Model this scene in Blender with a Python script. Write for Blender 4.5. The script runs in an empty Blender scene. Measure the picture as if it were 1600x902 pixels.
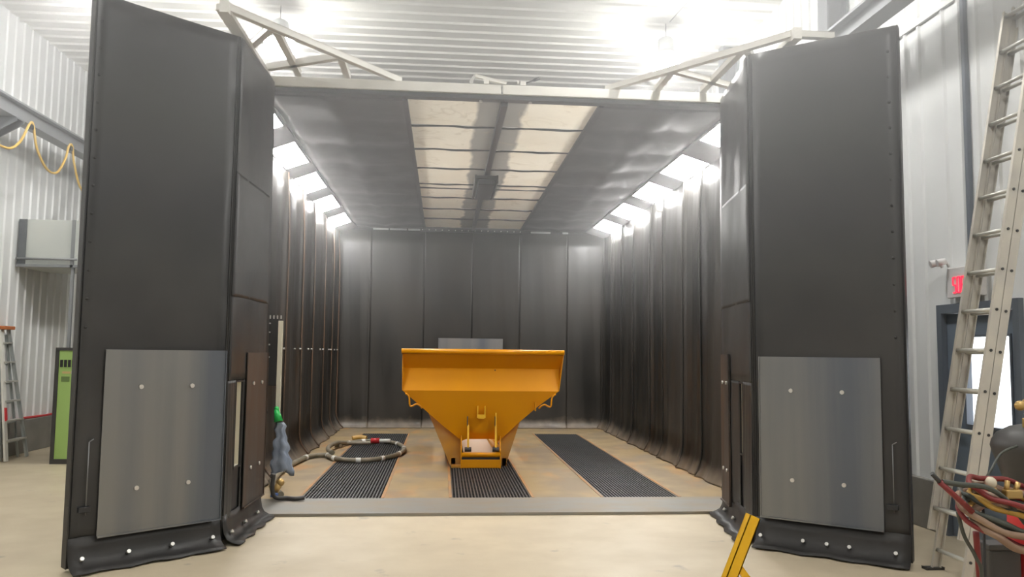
import bpy, bmesh, math, random
from mathutils import Vector, Matrix
random.seed(7)
SC = bpy.context.scene
COL = SC.collection
PI = math.pi
V = Vector

# ------------------------------------------------------------------ camera, world, exposure
cam_d = bpy.data.cameras.new('camera')
cam_d.sensor_width = 36.0
cam_d.lens = 1244.0 / 1600.0 * 36.0
cam_d.clip_start = 0.05
cam_d.clip_end = 200
cam = bpy.data.objects.new('camera', cam_d)
COL.objects.link(cam)
_r = V((0.99621384, -0.08622082, 0.01113382)); _u = V((-0.01797978, -0.07903575, 0.99670963)); _b = V((-0.08505715, -0.9931361, -0.08028674))
cam.matrix_world = Matrix(((_r.x, _u.x, _b.x, 0), (_r.y, _u.y, _b.y, 0), (_r.z, _u.z, _b.z, 1.6), (0, 0, 0, 1)))
SC.camera = cam
SC.view_settings.view_transform = 'Standard'
SC.view_settings.look = 'None'
SC.view_settings.gamma = 1.0
SC.view_settings.use_curve_mapping = False
SC.view_settings.exposure = 0.3
SC.cycles.use_denoising = True
SC.cycles.max_bounces = 8
SC.cycles.diffuse_bounces = 4
SC.cycles.caustics_reflective = False
SC.cycles.caustics_refractive = False
SC.cycles.sample_clamp_indirect = 6.0

world = bpy.data.worlds.new('world'); SC.world = world; world.use_nodes = True
world.node_tree.nodes['Background'].inputs[0].default_value = (0.92, 0.96, 1.0, 1)
world.node_tree.nodes['Background'].inputs[1].default_value = 2.5

HALL_LAMP = 175.0      # emission of the high-bay globes
HAZE = (0.0001, 0.050)      # scattering density near the floor / under the ceiling
SC.cycles.volume_step_rate = 4.0
BOOTH_LAMP = 44.0      # emission of the booth's light panels

# ------------------------------------------------------------------ materials
def nmat(name, col, rough=0.5, metal=0.0, col2=None, scale=4.0, stretch=(1, 1, 1), contrast=(0.35, 0.65),
         bump=0.0, bscale=30.0, rough2=None, spec=0.5):
    m = bpy.data.materials.new(name); m.use_nodes = True
    nt = m.node_tree; N = nt.nodes; L = nt.links
    b = N['Principled BSDF']
    b.inputs['Base Color'].default_value = (*col, 1)
    b.inputs['Roughness'].default_value = rough
    b.inputs['Metallic'].default_value = metal
    b.inputs['Specular IOR Level'].default_value = spec
    g = N.new('ShaderNodeNewGeometry'); mp = N.new('ShaderNodeMapping')
    L.new(g.outputs['Position'], mp.inputs['Vector'])
    mp.inputs['Scale'].default_value = stretch
    if col2 is not None or rough2 is not None:
        n = N.new('ShaderNodeTexNoise'); n.inputs['Scale'].default_value = scale; n.inputs['Detail'].default_value = 6
        L.new(mp.outputs[0], n.inputs['Vector'])
        mr = N.new('ShaderNodeMapRange'); mr.inputs[1].default_value = contrast[0]; mr.inputs[2].default_value = contrast[1]
        L.new(n.outputs['Fac'], mr.inputs[0])
        if col2 is not None:
            mx = N.new('ShaderNodeMix'); mx.data_type = 'RGBA'
            mx.inputs[6].default_value = (*col, 1); mx.inputs[7].default_value = (*col2, 1)
            L.new(mr.outputs[0], mx.inputs[0]); L.new(mx.outputs[2], b.inputs['Base Color'])
        if rough2 is not None:
            m2 = N.new('ShaderNodeMapRange'); m2.inputs[3].default_value = rough; m2.inputs[4].default_value = rough2
            L.new(mr.outputs[0], m2.inputs[0]); L.new(m2.outputs[0], b.inputs['Roughness'])
    if bump > 0:
        n2 = N.new('ShaderNodeTexNoise'); n2.inputs['Scale'].default_value = bscale; n2.inputs['Detail'].default_value = 4
        L.new(mp.outputs[0], n2.inputs['Vector'])
        bp = N.new('ShaderNodeBump'); bp.inputs['Strength'].default_value = bump; bp.inputs['Distance'].default_value = 0.02
        L.new(n2.outputs['Fac'], bp.inputs['Height']); L.new(bp.outputs[0], b.inputs['Normal'])
    return m

def emat(name, col, s):
    m = bpy.data.materials.new(name); m.use_nodes = True
    b = m.node_tree.nodes['Principled BSDF']
    b.inputs['Base Color'].default_value = (*col, 1)
    b.inputs['Emission Color'].default_value = (*col, 1)
    b.inputs['Emission Strength'].default_value = s
    return m

def mix_in(m, col, mask_builder):
    """blend another base colour into a material with a world-space mask"""
    nt = m.node_tree; N = nt.nodes; L = nt.links; b = N['Principled BSDF']
    inp = b.inputs['Base Color']
    mx = N.new('ShaderNodeMix'); mx.data_type = 'RGBA'
    if inp.is_linked:
        L.new(inp.links[0].from_socket, mx.inputs[6])
    else:
        mx.inputs[6].default_value = inp.default_value[:]
    mx.inputs[7].default_value = (*col, 1)
    L.new(mask_builder(N, L), mx.inputs[0])
    L.new(mx.outputs[2], inp)

def math_node(N, L, op, a, b=None, c=None, clamp=False):
    n = N.new('ShaderNodeMath'); n.operation = op; n.use_clamp = clamp
    for i, v in enumerate((a, b, c)):
        if v is None: continue
        if isinstance(v, (int, float)): n.inputs[i].default_value = v
        else: L.new(v, n.inputs[i])
    return n.outputs[0]

def low_dust(top, amount):
    def f(N, L):
        g = N.new('ShaderNodeNewGeometry'); s = N.new('ShaderNodeSeparateXYZ'); L.new(g.outputs['Position'], s.inputs[0])
        n = N.new('ShaderNodeTexNoise'); n.inputs['Scale'].default_value = 5; n.inputs['Detail'].default_value = 6
        L.new(g.outputs['Position'], n.inputs['Vector'])
        z = math_node(N, L, 'DIVIDE', s.outputs[2], top)
        k = math_node(N, L, 'SUBTRACT', 1.0, z)
        k = math_node(N, L, 'ADD', k, math_node(N, L, 'MULTIPLY_ADD', n.outputs['Fac'], 1.2, -0.6))
        return math_node(N, L, 'MULTIPLY', math_node(N, L, 'MULTIPLY', k, 1.0, clamp=True), amount, clamp=True)
    return f

RUB = (0.02, 0.0195, 0.019)
M = {}
M['rubber'] = nmat('black_rubber', (0.015, 0.0147, 0.0145), 0.42, 0, (0.027, 0.025, 0.024), 2.2, rough2=0.56, bump=0.12, bscale=9, spec=0.45)
M['rubber_door'] = nmat('glare_lifted_door_rubber', (0.022, 0.0215, 0.0215), 0.40, 0, (0.034, 0.033, 0.032), 1.6, rough2=0.52, bump=0.10, bscale=7, spec=0.5)  # base colour lifted to imitate glare over the black door leaves
M['rubber_lining'] = nmat('dusty_rubber_lining', (0.013, 0.0125, 0.011), 0.34, 0, (0.028, 0.024, 0.019), 1.6, (1, 1, 0.35), rough2=0.56, bump=0.2, bscale=3.0)
mix_in(M['rubber_lining'], (0.24, 0.19, 0.14), low_dust(0.24, 0.8))
M['rubber_seam'] = nmat('rusty_seam_rubber', (0.05, 0.036, 0.026), 0.34, 0, (0.12, 0.07, 0.042), 3.0, (1, 1, 0.4), rough2=0.5)
M['rubber_roof'] = nmat('roof_rubber', (0.030, 0.030, 0.030), 0.33, 0, (0.045, 0.044, 0.042), 2.0, rough2=0.5, bump=0.3, bscale=2.5)
M['frame_black'] = nmat('black_steel', (0.02, 0.02, 0.022), 0.45, 0.1)
M['plate'] = nmat('bare_steel_plate', (0.21, 0.21, 0.207), 0.36, 0.5, (0.115, 0.128, 0.15), 0.9, (2.2, 2.2, 0.10), (0.42, 0.66), rough2=0.5, bump=0.03, bscale=14)
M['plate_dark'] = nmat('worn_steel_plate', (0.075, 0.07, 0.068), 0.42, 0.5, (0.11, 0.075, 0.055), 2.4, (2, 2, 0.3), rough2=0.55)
M['zinc'] = nmat('zinc_bolt', (0.62, 0.61, 0.58), 0.35, 0.7)
M['galv'] = nmat('galvanised_sheet', (0.46, 0.48, 0.46), 0.42, 0.35, (0.38, 0.41, 0.41), 3.0, rough2=0.5)
M['duct'] = nmat('pale_duct_sheet', (0.66, 0.68, 0.64), 0.4, 0.15, (0.58, 0.61, 0.58), 1.5)
M['white_steel'] = nmat('cream_painted_steel', (0.84, 0.82, 0.76), 0.4, 0, (0.78, 0.76, 0.70), 5)
M['liner'] = nmat('white_liner_panel', (0.86, 0.87, 0.86), 0.36, 0.0, (0.82, 0.83, 0.83), 1.2)
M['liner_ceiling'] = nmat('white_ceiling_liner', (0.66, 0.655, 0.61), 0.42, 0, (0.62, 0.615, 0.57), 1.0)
M['concrete'] = nmat('cream_concrete_floor', (0.56, 0.475, 0.34), 0.42, 0, (0.50, 0.42, 0.30), 1.6, rough2=0.6, bump=0.03, bscale=20)
def floor_specks(N, L):
    g = N.new('ShaderNodeNewGeometry')
    n = N.new('ShaderNodeTexNoise'); n.inputs['Scale'].default_value = 3.1; n.inputs['Detail'].default_value = 8
    L.new(g.outputs['Position'], n.inputs['Vector'])
    a = math_node(N, L, 'MULTIPLY_ADD', n.outputs['Fac'], 14.0, -9.1, clamp=True)
    return math_node(N, L, 'MULTIPLY', a, 0.4)
mix_in(M['concrete'], (0.12, 0.11, 0.12), floor_specks)
M['curb'] = nmat('grey_concrete_curb', (0.20, 0.19, 0.175), 0.7, 0, (0.26, 0.245, 0.22), 3)
M['booth_plate'] = nmat('dusty_floor_plate', (0.30, 0.21, 0.10), 0.5, 0, (0.235, 0.18, 0.115), 1.5, contrast=(0.42, 0.6), rough2=0.65)
def rust(N, L):
    g = N.new('ShaderNodeNewGeometry')
    n = N.new('ShaderNodeTexNoise'); n.inputs['Scale'].default_value = 2.3; n.inputs['Detail'].default_value = 7
    mp = N.new('ShaderNodeMapping'); mp.inputs['Location'].default_value = (3, 9, 1); mp.inputs['Scale'].default_value = (1, 0.45, 1)
    L.new(g.outputs['Position'], mp.inputs[0]); L.new(mp.outputs[0], n.inputs['Vector'])
    return math_node(N, L, 'MULTIPLY', math_node(N, L, 'MULTIPLY_ADD', n.outputs['Fac'], 7.0, -3.85, clamp=True), 0.6)
mix_in(M['booth_plate'], (0.45, 0.22, 0.06), rust)
M['rust_edge'] = nmat('orange_rusty_angle', (0.42, 0.20, 0.06), 0.6, 0, (0.28, 0.19, 0.12), 2.5)
M['sill'] = nmat('grey_steel_sill', (0.21, 0.205, 0.19), 0.5, 0.2, (0.26, 0.22, 0.17), 2.2, (1, 2, 1), rough2=0.6)
M['grate'] = nmat('dark_steel_grating', (0.060, 0.061, 0.064), 0.5, 0.2, (0.07, 0.067, 0.063), 3)
M['pit'] = nmat('dark_pit', (0.02, 0.02, 0.02), 0.8)
M['yellow'] = nmat('yellow_enamel', (0.66, 0.27, 0.0), 0.34, 0, (0.62, 0.245, 0.0), 2.0, rough2=0.42, spec=0.3)
M['yellow_tube'] = nmat('bright_yellow_tube', (0.78, 0.44, 0.01), 0.35)
M['yellow_dusty'] = nmat('dusty_yellow_enamel', (0.50, 0.24, 0.02), 0.5, 0, (0.40, 0.24, 0.09), 3)
M['deck'] = nmat('conveyor_deck', (0.42, 0.35, 0.28), 0.5)
M['green'] = nmat('green_enamel', (0.33, 0.50, 0.15), 0.4)
M['label_cream'] = nmat('label_cream', (0.55, 0.40, 0.18), 0.5)
M['label_grey'] = nmat('label_grey', (0.5, 0.52, 0.48), 0.5)
M['badge'] = nmat('badge_green', (0.13, 0.20, 0.06), 0.5)
M['column'] = nmat('grey_structural_steel', (0.12, 0.13, 0.145), 0.5, 0.1, (0.15, 0.16, 0.17), 3)
M['runway'] = nmat('grey_runway_beam', (0.26, 0.27, 0.28), 0.45, 0.2)
M['alu'] = nmat('aluminium_ladder', (0.58, 0.545, 0.47), 0.40, 0.3, (0.48, 0.455, 0.41), 4, rough2=0.5)
M['alu_rung'] = nmat('aluminium_rung', (0.62, 0.61, 0.56), 0.36, 0.4)
M['dark_metal'] = nmat('dark_rivet', (0.05, 0.05, 0.05), 0.5, 0.5)
M['hose_yellow'] = nmat('yellow_air_hose', (0.72, 0.47, 0.10), 0.5)
M['hose_grey'] = nmat('olive_hose', (0.15, 0.14, 0.10), 0.6, 0, (0.26, 0.22, 0.16), 6)
M['hose_red'] = nmat('red_hose', (0.17, 0.014, 0.014), 0.45)
M['hose_brown'] = nmat('brown_hose', (0.20, 0.12, 0.08), 0.5, 0, (0.28, 0.19, 0.13), 6)
M['hose_green'] = nmat('dark_green_hose', (0.05, 0.055, 0.045), 0.5)
M['hose_ochre'] = nmat('ochre_hose', (0.42, 0.24, 0.04), 0.5)
M['white_tape'] = nmat('white_tape', (0.75, 0.74, 0.70), 0.5)
M['brass'] = nmat('brass', (0.48, 0.32, 0.12), 0.35, 0.6)
M['knob_cream'] = nmat('cream_knob', (0.62, 0.55, 0.42), 0.45)
M['red'] = nmat('red_enamel', (0.62, 0.035, 0.04), 0.4)
M['charcoal'] = nmat('charcoal_enamel', (0.035, 0.033, 0.032), 0.5, 0, (0.05, 0.047, 0.045), 4)
M['cloth'] = nmat('blue_grey_cloth', (0.20, 0.235, 0.30), 0.85, 0, (0.26, 0.29, 0.34), 6)
M['green_plastic'] = nmat('green_plastic', (0.02, 0.42, 0.08), 0.4)
M['orange'] = nmat('orange_plastic', (0.55, 0.17, 0.05), 0.5)
M['door_blue'] = nmat('blue_grey_door_paint', (0.17, 0.21, 0.26), 0.45)
M['door_frame'] = nmat('grey_door_frame', (0.13, 0.15, 0.18), 0.45)
M['white_plastic'] = nmat('white_plastic', (0.75, 0.73, 0.72), 0.45)
M['sign_red'] = emat('lit_red_letters', (1.0, 0.02, 0.06), 1.3)
M['globe'] = emat('glowing_high_bay_globe', (1.0, 0.985, 0.95), HALL_LAMP)
M['tube_light'] = emat('glowing_light_panel', (1.0, 0.985, 0.96), BOOTH_LAMP)
M['creamstrip'] = nmat('cream_strip', (0.62, 0.58, 0.46), 0.5)

# translucent filter cloth with dark overspray beside the centre beam and thin brown water stains
m = nmat('cream_filter_cloth', (0.80, 0.735, 0.62), 0.7, 0, (0.75, 0.675, 0.55), 1.6)
def over(N, L):
    g = N.new('ShaderNodeNewGeometry'); s = N.new('ShaderNodeSeparateXYZ'); L.new(g.outputs['Position'], s.inputs[0])
    n = N.new('ShaderNodeTexNoise'); n.inputs['Scale'].default_value = 1.3; n.inputs['Detail'].default_value = 3
    L.new(g.outputs['Position'], n.inputs['Vector'])
    d = math_node(N, L, 'ABSOLUTE', math_node(N, L, 'SUBTRACT', s.outputs[0], 0.59))
    d = math_node(N, L, 'ADD', d, math_node(N, L, 'MULTIPLY_ADD', n.outputs['Fac'], 0.28, -0.14))
    return math_node(N, L, 'MULTIPLY', math_node(N, L, 'MULTIPLY_ADD', d, -22.0, 6.4, clamp=True), 0.80)
mix_in(m, (0.10, 0.10, 0.10), over)
def water(N, L):
    g = N.new('ShaderNodeNewGeometry')
    n = N.new('ShaderNodeTexNoise'); n.inputs['Scale'].default_value = 1.7; n.inputs['Detail'].default_value = 2; n.inputs['Distortion'].default_value = 1.5
    L.new(g.outputs['Position'], n.inputs['Vector'])
    d = math_node(N, L, 'ABSOLUTE', math_node(N, L, 'SUBTRACT', n.outputs['Fac'], 0.62))
    return math_node(N, L, 'MULTIPLY', math_node(N, L, 'MULTIPLY_ADD', d, -40.0, 1.0, clamp=True), 0.35)
mix_in(m, (0.42, 0.33, 0.20), water)
nt = m.node_tree; pb = nt.nodes['Principled BSDF']
tr = nt.nodes.new('ShaderNodeBsdfTranslucent'); ms = nt.nodes.new('ShaderNodeMixShader'); ms.inputs[0].default_value = 0.55
nt.links.new(pb.inputs['Base Color'].links[0].from_socket, tr.inputs['Color'])
nt.links.new(pb.outputs[0], ms.inputs[1]); nt.links.new(tr.outputs[0], ms.inputs[2])
nt.links.new(ms.outputs[0], nt.nodes['Material Output'].inputs['Surface'])
M['filter'] = m

gm = bpy.data.materials.new('clear_glass'); gm.use_nodes = True
nt = gm.node_tree; gg = nt.nodes.new('ShaderNodeBsdfGlossy'); gg.inputs['Roughness'].default_value = 0.02
tt = nt.nodes.new('ShaderNodeBsdfTransparent'); mm_ = nt.nodes.new('ShaderNodeMixShader'); mm_.inputs[0].default_value = 0.92
nt.links.new(gg.outputs[0], mm_.inputs[1]); nt.links.new(tt.outputs[0], mm_.inputs[2]); nt.links.new(mm_.outputs[0], nt.nodes['Material Output'].inputs['Surface'])
M['glass'] = gm

# ------------------------------------------------------------------ mesh helpers
WP = {}      # world offset of every parent we made
class MB:
    """collects shapes, then links them as one mesh object"""
    def __init__(s): s.bm = bmesh.new()
    def box(s, x0, x1, y0, y1, z0, z1, bev=0.0):
        r = bmesh.ops.create_cube(s.bm, size=1.0)
        vs = r['verts']
        for v in vs:
            v.co = V((x0 + (v.co.x + .5) * (x1 - x0), y0 + (v.co.y + .5) * (y1 - y0), z0 + (v.co.z + .5) * (z1 - z0)))
        if bev > 0:
            es = list({e for v in vs for e in v.link_edges})
            bmesh.ops.bevel(s.bm, geom=es, offset=bev, segments=2, affect='EDGES', profile=0.5)
        return s
    def bar(s, a, b, w, h, up=(0, 0, 1), bev=0.0):
        """rectangular bar from a to b; w across, h along the up vector"""
        a = V(a); b = V(b); d = (b - a); L = d.length; d.normalize(); up = V(up)
        side = d.cross(up)
        if side.length < 1e-4: side = d.cross(V((1, 0, 0)))
        side.normalize(); up2 = side.cross(d)
        r = bmesh.ops.create_cube(s.bm, size=1.0); vs = r['verts']
        for v in vs:
            v.co = a + d * ((v.co.x + .5) * L) + side * (v.co.y * w) + up2 * (v.co.z * h)
        if bev > 0:
            es = list({e for v in vs for e in v.link_edges})
            bmesh.ops.bevel(s.bm, geom=es, offset=bev, segments=1, affect='EDGES')
        return s
    def cyl(s, a, b, r, r2=None, n=16):
        a = V(a); b = V(b); d = b - a; L = d.length
        q = V((0, 0, 1)).rotation_difference(d.normalized()).to_matrix().to_4x4()
        mt = Matrix.Translation((a + b) / 2) @ q
        out = bmesh.ops.create_cone(s.bm, cap_ends=True, segments=n, radius1=r, radius2=r if r2 is None else r2, depth=L, matrix=mt)
        for v in out['verts']:
            for f in v.link_faces:
                if len(f.verts) == 4: f.smooth = True
        return s
    def ball(s, c, r, sz=(1, 1, 1), n=14):
        mt = Matrix.Translation(V(c)) @ Matrix.Diagonal((*sz, 1))
        out = bmesh.ops.create_uvsphere(s.bm, u_segments=n, v_segments=max(6, n // 2 + 2), radius=r, matrix=mt)
        for v in out['verts']:
            for f in v.link_faces: f.smooth = True
        return s
    def tube(s, pts, r, n=10, closed=False):
        P = [V(p) for p in pts]; N = len(P); rings = []; prev = None
        for i, p in enumerate(P):
            if closed: t = P[(i + 1) % N] - P[i - 1]
            else: t = P[min(i + 1, N - 1)] - P[max(i - 1, 0)]
            t.normalize()
            if prev is None:
                a = t.cross(V((0, 0, 1)))
                if a.length < .05: a = t.cross(V((1, 0, 0)))
                a.normalize()
            else:
                a = prev - t * prev.dot(t); a.normalize()
            prev = a; b = t.cross(a)
            rr = r(i / max(1, N - 1)) if callable(r) else r
            rings.append([s.bm.verts.new(p + a * (rr * math.cos(2 * PI * k / n)) + b * (rr * math.sin(2 * PI * k / n))) for k in range(n)])
        M_ = N if closed else N - 1
        for i in range(M_):
            A, B = rings[i], rings[(i + 1) % N]
            for k in range(n):
                f = s.bm.faces.new((A[k], A[(k + 1) % n], B[(k + 1) % n], B[k])); f.smooth = True
        if not closed:
            s.bm.faces.new(rings[0][::-1]); s.bm.faces.new(rings[-1])
        return s
    def lathe(s, c, prof, n=28):
        """prof: list of (radius, z) going up"""
        c = V(c); rings = []
        for r, z in prof:
            rings.append([s.bm.verts.new(c + V((r * math.cos(2 * PI * k / n), r * math.sin(2 * PI * k / n), z))) for k in range(n)])
        for A, B in zip(rings, rings[1:]):
            for k in range(n):
                f = s.bm.faces.new((A[k], A[(k + 1) % n], B[(k + 1) % n], B[k])); f.smooth = True
        s.bm.faces.new(rings[0][::-1]); s.bm.faces.new(rings[-1])
        return s
    def sheet(s, rows, smooth=True):
        """rows of points -> quads"""
        G = [[s.bm.verts.new(V(p)) for p in row] for row in rows]
        for i in range(len(G) - 1):
            for j in range(len(G[0]) - 1):
                f = s.bm.faces.new((G[i][j], G[i][j + 1], G[i + 1][j + 1], G[i + 1][j])); f.smooth = smooth
        return s
    def plate(s, pts, ext):
        """polygon of 3D points extruded by a vector"""
        ext = V(ext); A = [s.bm.verts.new(V(p)) for p in pts]; B = [s.bm.verts.new(V(p) + ext) for p in pts]; n = len(A)
        fs = [s.bm.faces.new(A), s.bm.faces.new(B[::-1])]
        for i in range(n): s.bm.faces.new((A[i], B[i], B[(i + 1) % n], A[(i + 1) % n]))
        bmesh.ops.triangulate(s.bm, faces=fs)
        return s
    def build(s, name, mat, parent=None, local=False, solid=0.0, kind=None):
        bmesh.ops.recalc_face_normals(s.bm, faces=s.bm.faces[:])
        me = bpy.data.meshes.new(name)
        if parent is None:
            xs = [v.co for v in s.bm.verts]
            c = V(((min(v.x for v in xs) + max(v.x for v in xs)) / 2, (min(v.y for v in xs) + max(v.y for v in xs)) / 2, min(v.z for v in xs)))
            loc, off = c, c
        elif local:
            loc, off = V((0, 0, 0)), V((0, 0, 0))
        else:
            loc, off = V((0, 0, 0)), WP[parent.name]
        for v in s.bm.verts: v.co -= off
        s.bm.to_mesh(me); s.bm.free()
        o = bpy.data.objects.new(name, me); COL.objects.link(o)
        o.location = loc
        if parent: o.parent = parent
        WP[o.name] = off.copy()
        if mat: me.materials.append(M[mat] if isinstance(mat, str) else mat)
        if solid:
            md = o.modifiers.new('thickness', 'SOLIDIFY'); md.thickness = solid; md.offset = 0
        if kind: o['kind'] = kind
        return o

def tag(o, label, cat, group=None, kind=None):
    o['label'] = label; o['category'] = cat
    if group: o['group'] = group
    if kind: o['kind'] = kind
    return o
def thing(name, label, cat, loc=(0, 0, 0), rz=0.0, group=None):
    o = bpy.data.objects.new(name, None); COL.objects.link(o)
    o.location = loc; o.rotation_euler = (0, 0, rz); o.empty_display_size = 0.1
    WP[o.name] = V(loc)
    return tag(o, label, cat, group)
def struct(name, mb, mat, parent=None, solid=0.0):
    return mb.build(name, mat, parent, solid=solid, kind='structure')
def copy_part(o, loc, parent):
    c = o.copy(); COL.objects.link(c); c.parent = parent; c.location = loc
    return c
def smooth_path(pts, n=8, closed=False):
    P = [V(p) for p in pts]; out = []; N = len(P)
    rng = range(N if closed else N - 1)
    for i in rng:
        if closed: a, b, c, d = P[i - 1], P[i], P[(i + 1) % N], P[(i + 2) % N]
        else: a, b, c, d = P[max(i - 1, 0)], P[i], P[i + 1], P[min(i + 2, N - 1)]
        for k in range(n):
            t = k / n
            out.append(0.5 * ((2 * b) + (c - a) * t + (2 * a - 5 * b + 4 * c - d) * t * t + (3 * b - a - 3 * c + d) * t ** 3))
    if not closed: out.append(P[-1])
    return out

# ------------------------------------------------------------------ dimensions
WL, WR = -6.4, 4.60            # hall side walls
YF, YB, ZC = -4.0, 19.5, 6.50  # hall front, back, ceiling
BX0, BX1 = -2.22, 3.44         # booth interior walls
BY0, BY1 = 7.97, 16.80         # booth opening plane and back wall
BZ = 4.20                      # booth ceiling
CX = 0.585                     # booth centre line
BF = 0.025                     # booth floor level

# ------------------------------------------------------------------ hall shell
struct('floor', MB().box(WL - .3, WR + .3, YF - .3, YB + .3, -0.2, 0.0), 'concrete')

def ribbed(axis_pts, fixed, z0, z1, pitch, depth, inward, along='y'):
    """trapezoid-ribbed liner wall; axis_pts (a0, a1) runs along the wall"""
    mb = MB(); a0, a1 = axis_pts; prof = []; a = a0
    while a < a1 - 1e-6:
        for d, h in ((0, 0), (pitch * .78, 0), (pitch * .84, 1), (pitch * .94, 1)):
            if a + d <= a1: prof.append((a + d, h))
        a += pitch
    prof.append((a1, 0))
    rows = []
    for z in (z0, z1):
        if along == 'y': rows.append([(fixed + inward * depth * h, p, z) for p, h in prof])
        else: rows.append([(p, fixed + inward * depth * h, z) for p, h in prof])
    mb.sheet(rows, smooth=False)
    return mb
struct('wall_left', ribbed((YF, YB), WL, 0, ZC, 0.23, 0.022, 1), 'liner', solid=0.01)
DY0, DY1 = 5.95, 7.01
mbw = ribbed((YF, DY0), WR, 0, ZC, 0.23, 0.022, -1)
mbw2 = ribbed((DY1, YB), WR, 0, ZC, 0.23, 0.022, -1)
mbw3 = ribbed((DY0, DY1), WR, 2.06, ZC, 0.23, 0.022, -1)
for src in (mbw2, mbw3):
    tmp = bpy.data.meshes.new('tmp'); src.bm.to_mesh(tmp); mbw.bm.from_mesh(tmp); bpy.data.meshes.remove(tmp); src.bm.free()
struct('wall_right', mbw, 'liner', solid=0.01)
struct('wall_back', ribbed((WL, WR), YB, 0, ZC, 0.23, 0.022, -1, along='x'), 'liner', solid=0.01)
struct('wall_front', ribbed((WL, WR), YF, 0, ZC, 0.23, 0.022, 1, along='x'), 'liner', solid=0.01)
# ceiling, ribs running across the hall
mb = MB(); prof = []; a = YF
while a < YB:
    for d, h in ((0, 0), (.23, 0), (.25, 1), (.285, 1)):
        if a + d <= YB: prof.append((a + d, h))
    a += .30
rows = [[(x, p, ZC - .028 * h) for p, h in prof] for x in (WL, WR)]
mb.sheet(rows, smooth=False)
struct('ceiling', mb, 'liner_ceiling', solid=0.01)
struct('baseboard_left', MB().box(WL, WL + .10, YF, YB, 0, .50, .01), 'curb')
struct('baseboard_right', MB().box(WR - .07, WR, DY1 + .07, YB, 0, .46, .01), 'curb')
struct('trim_1', MB().box(WR - .035, WR - .005, YF, YB, 4.84, 4.90), 'liner')
struct('trim_2', MB().box(WR - .045, WR - .005, 6.50, 6.54, 2.45, 4.84), 'door_frame')

# door with a window in the right wall
d1 = bpy.data.objects.new('door_1', None); COL.objects.link(d1); d1.location = (WR, 6.48, 0); WP['door_1'] = V((WR, 6.48, 0)); d1['kind'] = 'structure'
mb = MB().box(WR - .05, WR + .08, DY0, DY0 + .07, 0, 2.08).box(WR - .05, WR + .08, DY1 - .07, DY1, 0, 2.08).box(WR - .05, WR + .08, DY0 + .07, DY1 - .07, 2.0, 2.08)
mb.build('door_frame', 'door_frame', d1, kind='structure')
y0, y1 = DY0 + .075, DY1 - .075; a, b = 6.10, 6.70
mb = MB().box(WR + .0, WR + .045, y0, a, .01, 1.995).box(WR + .0, WR + .045, b, y1, .01, 1.995).box(WR + .0, WR + .045, a, b, .01, 1.0).box(WR + .0, WR + .045, a, b, 1.80, 1.995)
mb.build('door_leaf', 'door_blue', d1, kind='structure')
mb = MB()
for (p, q, r_, s_) in ((a, b, 1.0, 1.02), (a, b, 1.78, 1.80), (a, a + .02, 1.02, 1.78), (b - .02, b, 1.02, 1.78)): mb.box(WR - .012, WR + .05, p, q, r_, s_)
mb.build('window_bead', 'door_frame', d1, kind='structure')
MB().box(WR + .018, WR + .024, a + .02, b - .02, 1.02, 1.78).build('window_pane', 'glass', d1, kind='structure')
MB().cyl((WR - .06, y1 - .08, 1.0), (WR, y1 - .08, 1.0), .013).bar((WR - .055, y1 - .08, 1.0), (WR - .055, y1 - .20, 1.0), .02, .02).build('door_handle', 'zinc', d1, kind='structure')

# structural columns on the hall walls
def hcol(name, x, y, d, label, z1=ZC):
    mb = MB(); s = d
    mb.box(min(x, x + s * .02), max(x, x + s * .02), y - .11, y + .11, 0, z1)
    mb.box(min(x + s * .23, x + s * .25), max(x + s * .23, x + s * .25), y - .11, y + .11, 0, z1)
    mb.box(min(x + s * .02, x + s * .23), max(x + s * .02, x + s * .23), y - .008, y + .008, 0, z1)
    tag(mb.build(name, 'column'), label, 'column', kind='structure')
hcol('column', WL + .03, 11.0, 1, 'grey steel column against the white left wall')
hcol('column', WR - .03, 8.62, -1, 'grey steel column on the right wall, rising above the right door leaf')
hcol('column', WR - .03, 12.0, -1, 'grey steel column on the right wall, seen behind the cream roof frame')

# crane runway beams
def ibeam(name, x, z0, z1, w, label):
    mb = MB().box(x - w / 2, x + w / 2, YF + .05, YB - .05, z0, z0 + .025).box(x - w / 2, x + w / 2, YF + .05, YB - .05, z1 - .025, z1)
    mb.box(x - .012, x + .012, YF + .05, YB - .05, z0 + .025, z1 - .025)
    mb.cyl((x, YF + .05, z1 + .02), (x, YB - .05, z1 + .02), .025, n=8)
    return tag(mb.build(name, 'runway'), label, 'beam')
ibeam('crane_runway_beam', -5.82, 4.66, 4.90, .20, 'long grey steel runway beam carried along the left wall with yellow hose loops')
ibeam('crane_runway_beam', 4.02, 4.76, 4.98, .20, 'grey steel runway beam high on the right, running over the right door leaf')
for sx, (bx, by, wx) in enumerate(((-5.82, 11.0, WL), (4.02, 8.62, WR))):
    s = 1 if bx > wx else -1; tz = (4.635, 4.735)[sx]
    mb = MB()
    mb.plate([(wx + s * .28, by - .10, tz), (bx + s * .12, by - .10, tz), (bx + s * .12, by - .10, 4.60), (wx + s * .28, by - .10, 4.35)], (0, .02, 0))
    mb.plate([(wx + s * .28, by + .08, tz), (bx + s * .12, by + .08, tz), (bx + s * .12, by + .08, 4.60), (wx + s * .28, by + .08, 4.35)], (0, .02, 0))
    mb.bar((wx + s * .28, by, tz + .01), (bx + s * .12, by, tz + .01), .22, .02)
    tag(mb.build('beam_bracket', 'column'), ('grey bracket carrying the runway beam on the left column', 'grey bracket carrying the runway beam on the right column')[sx], 'bracket')
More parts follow.
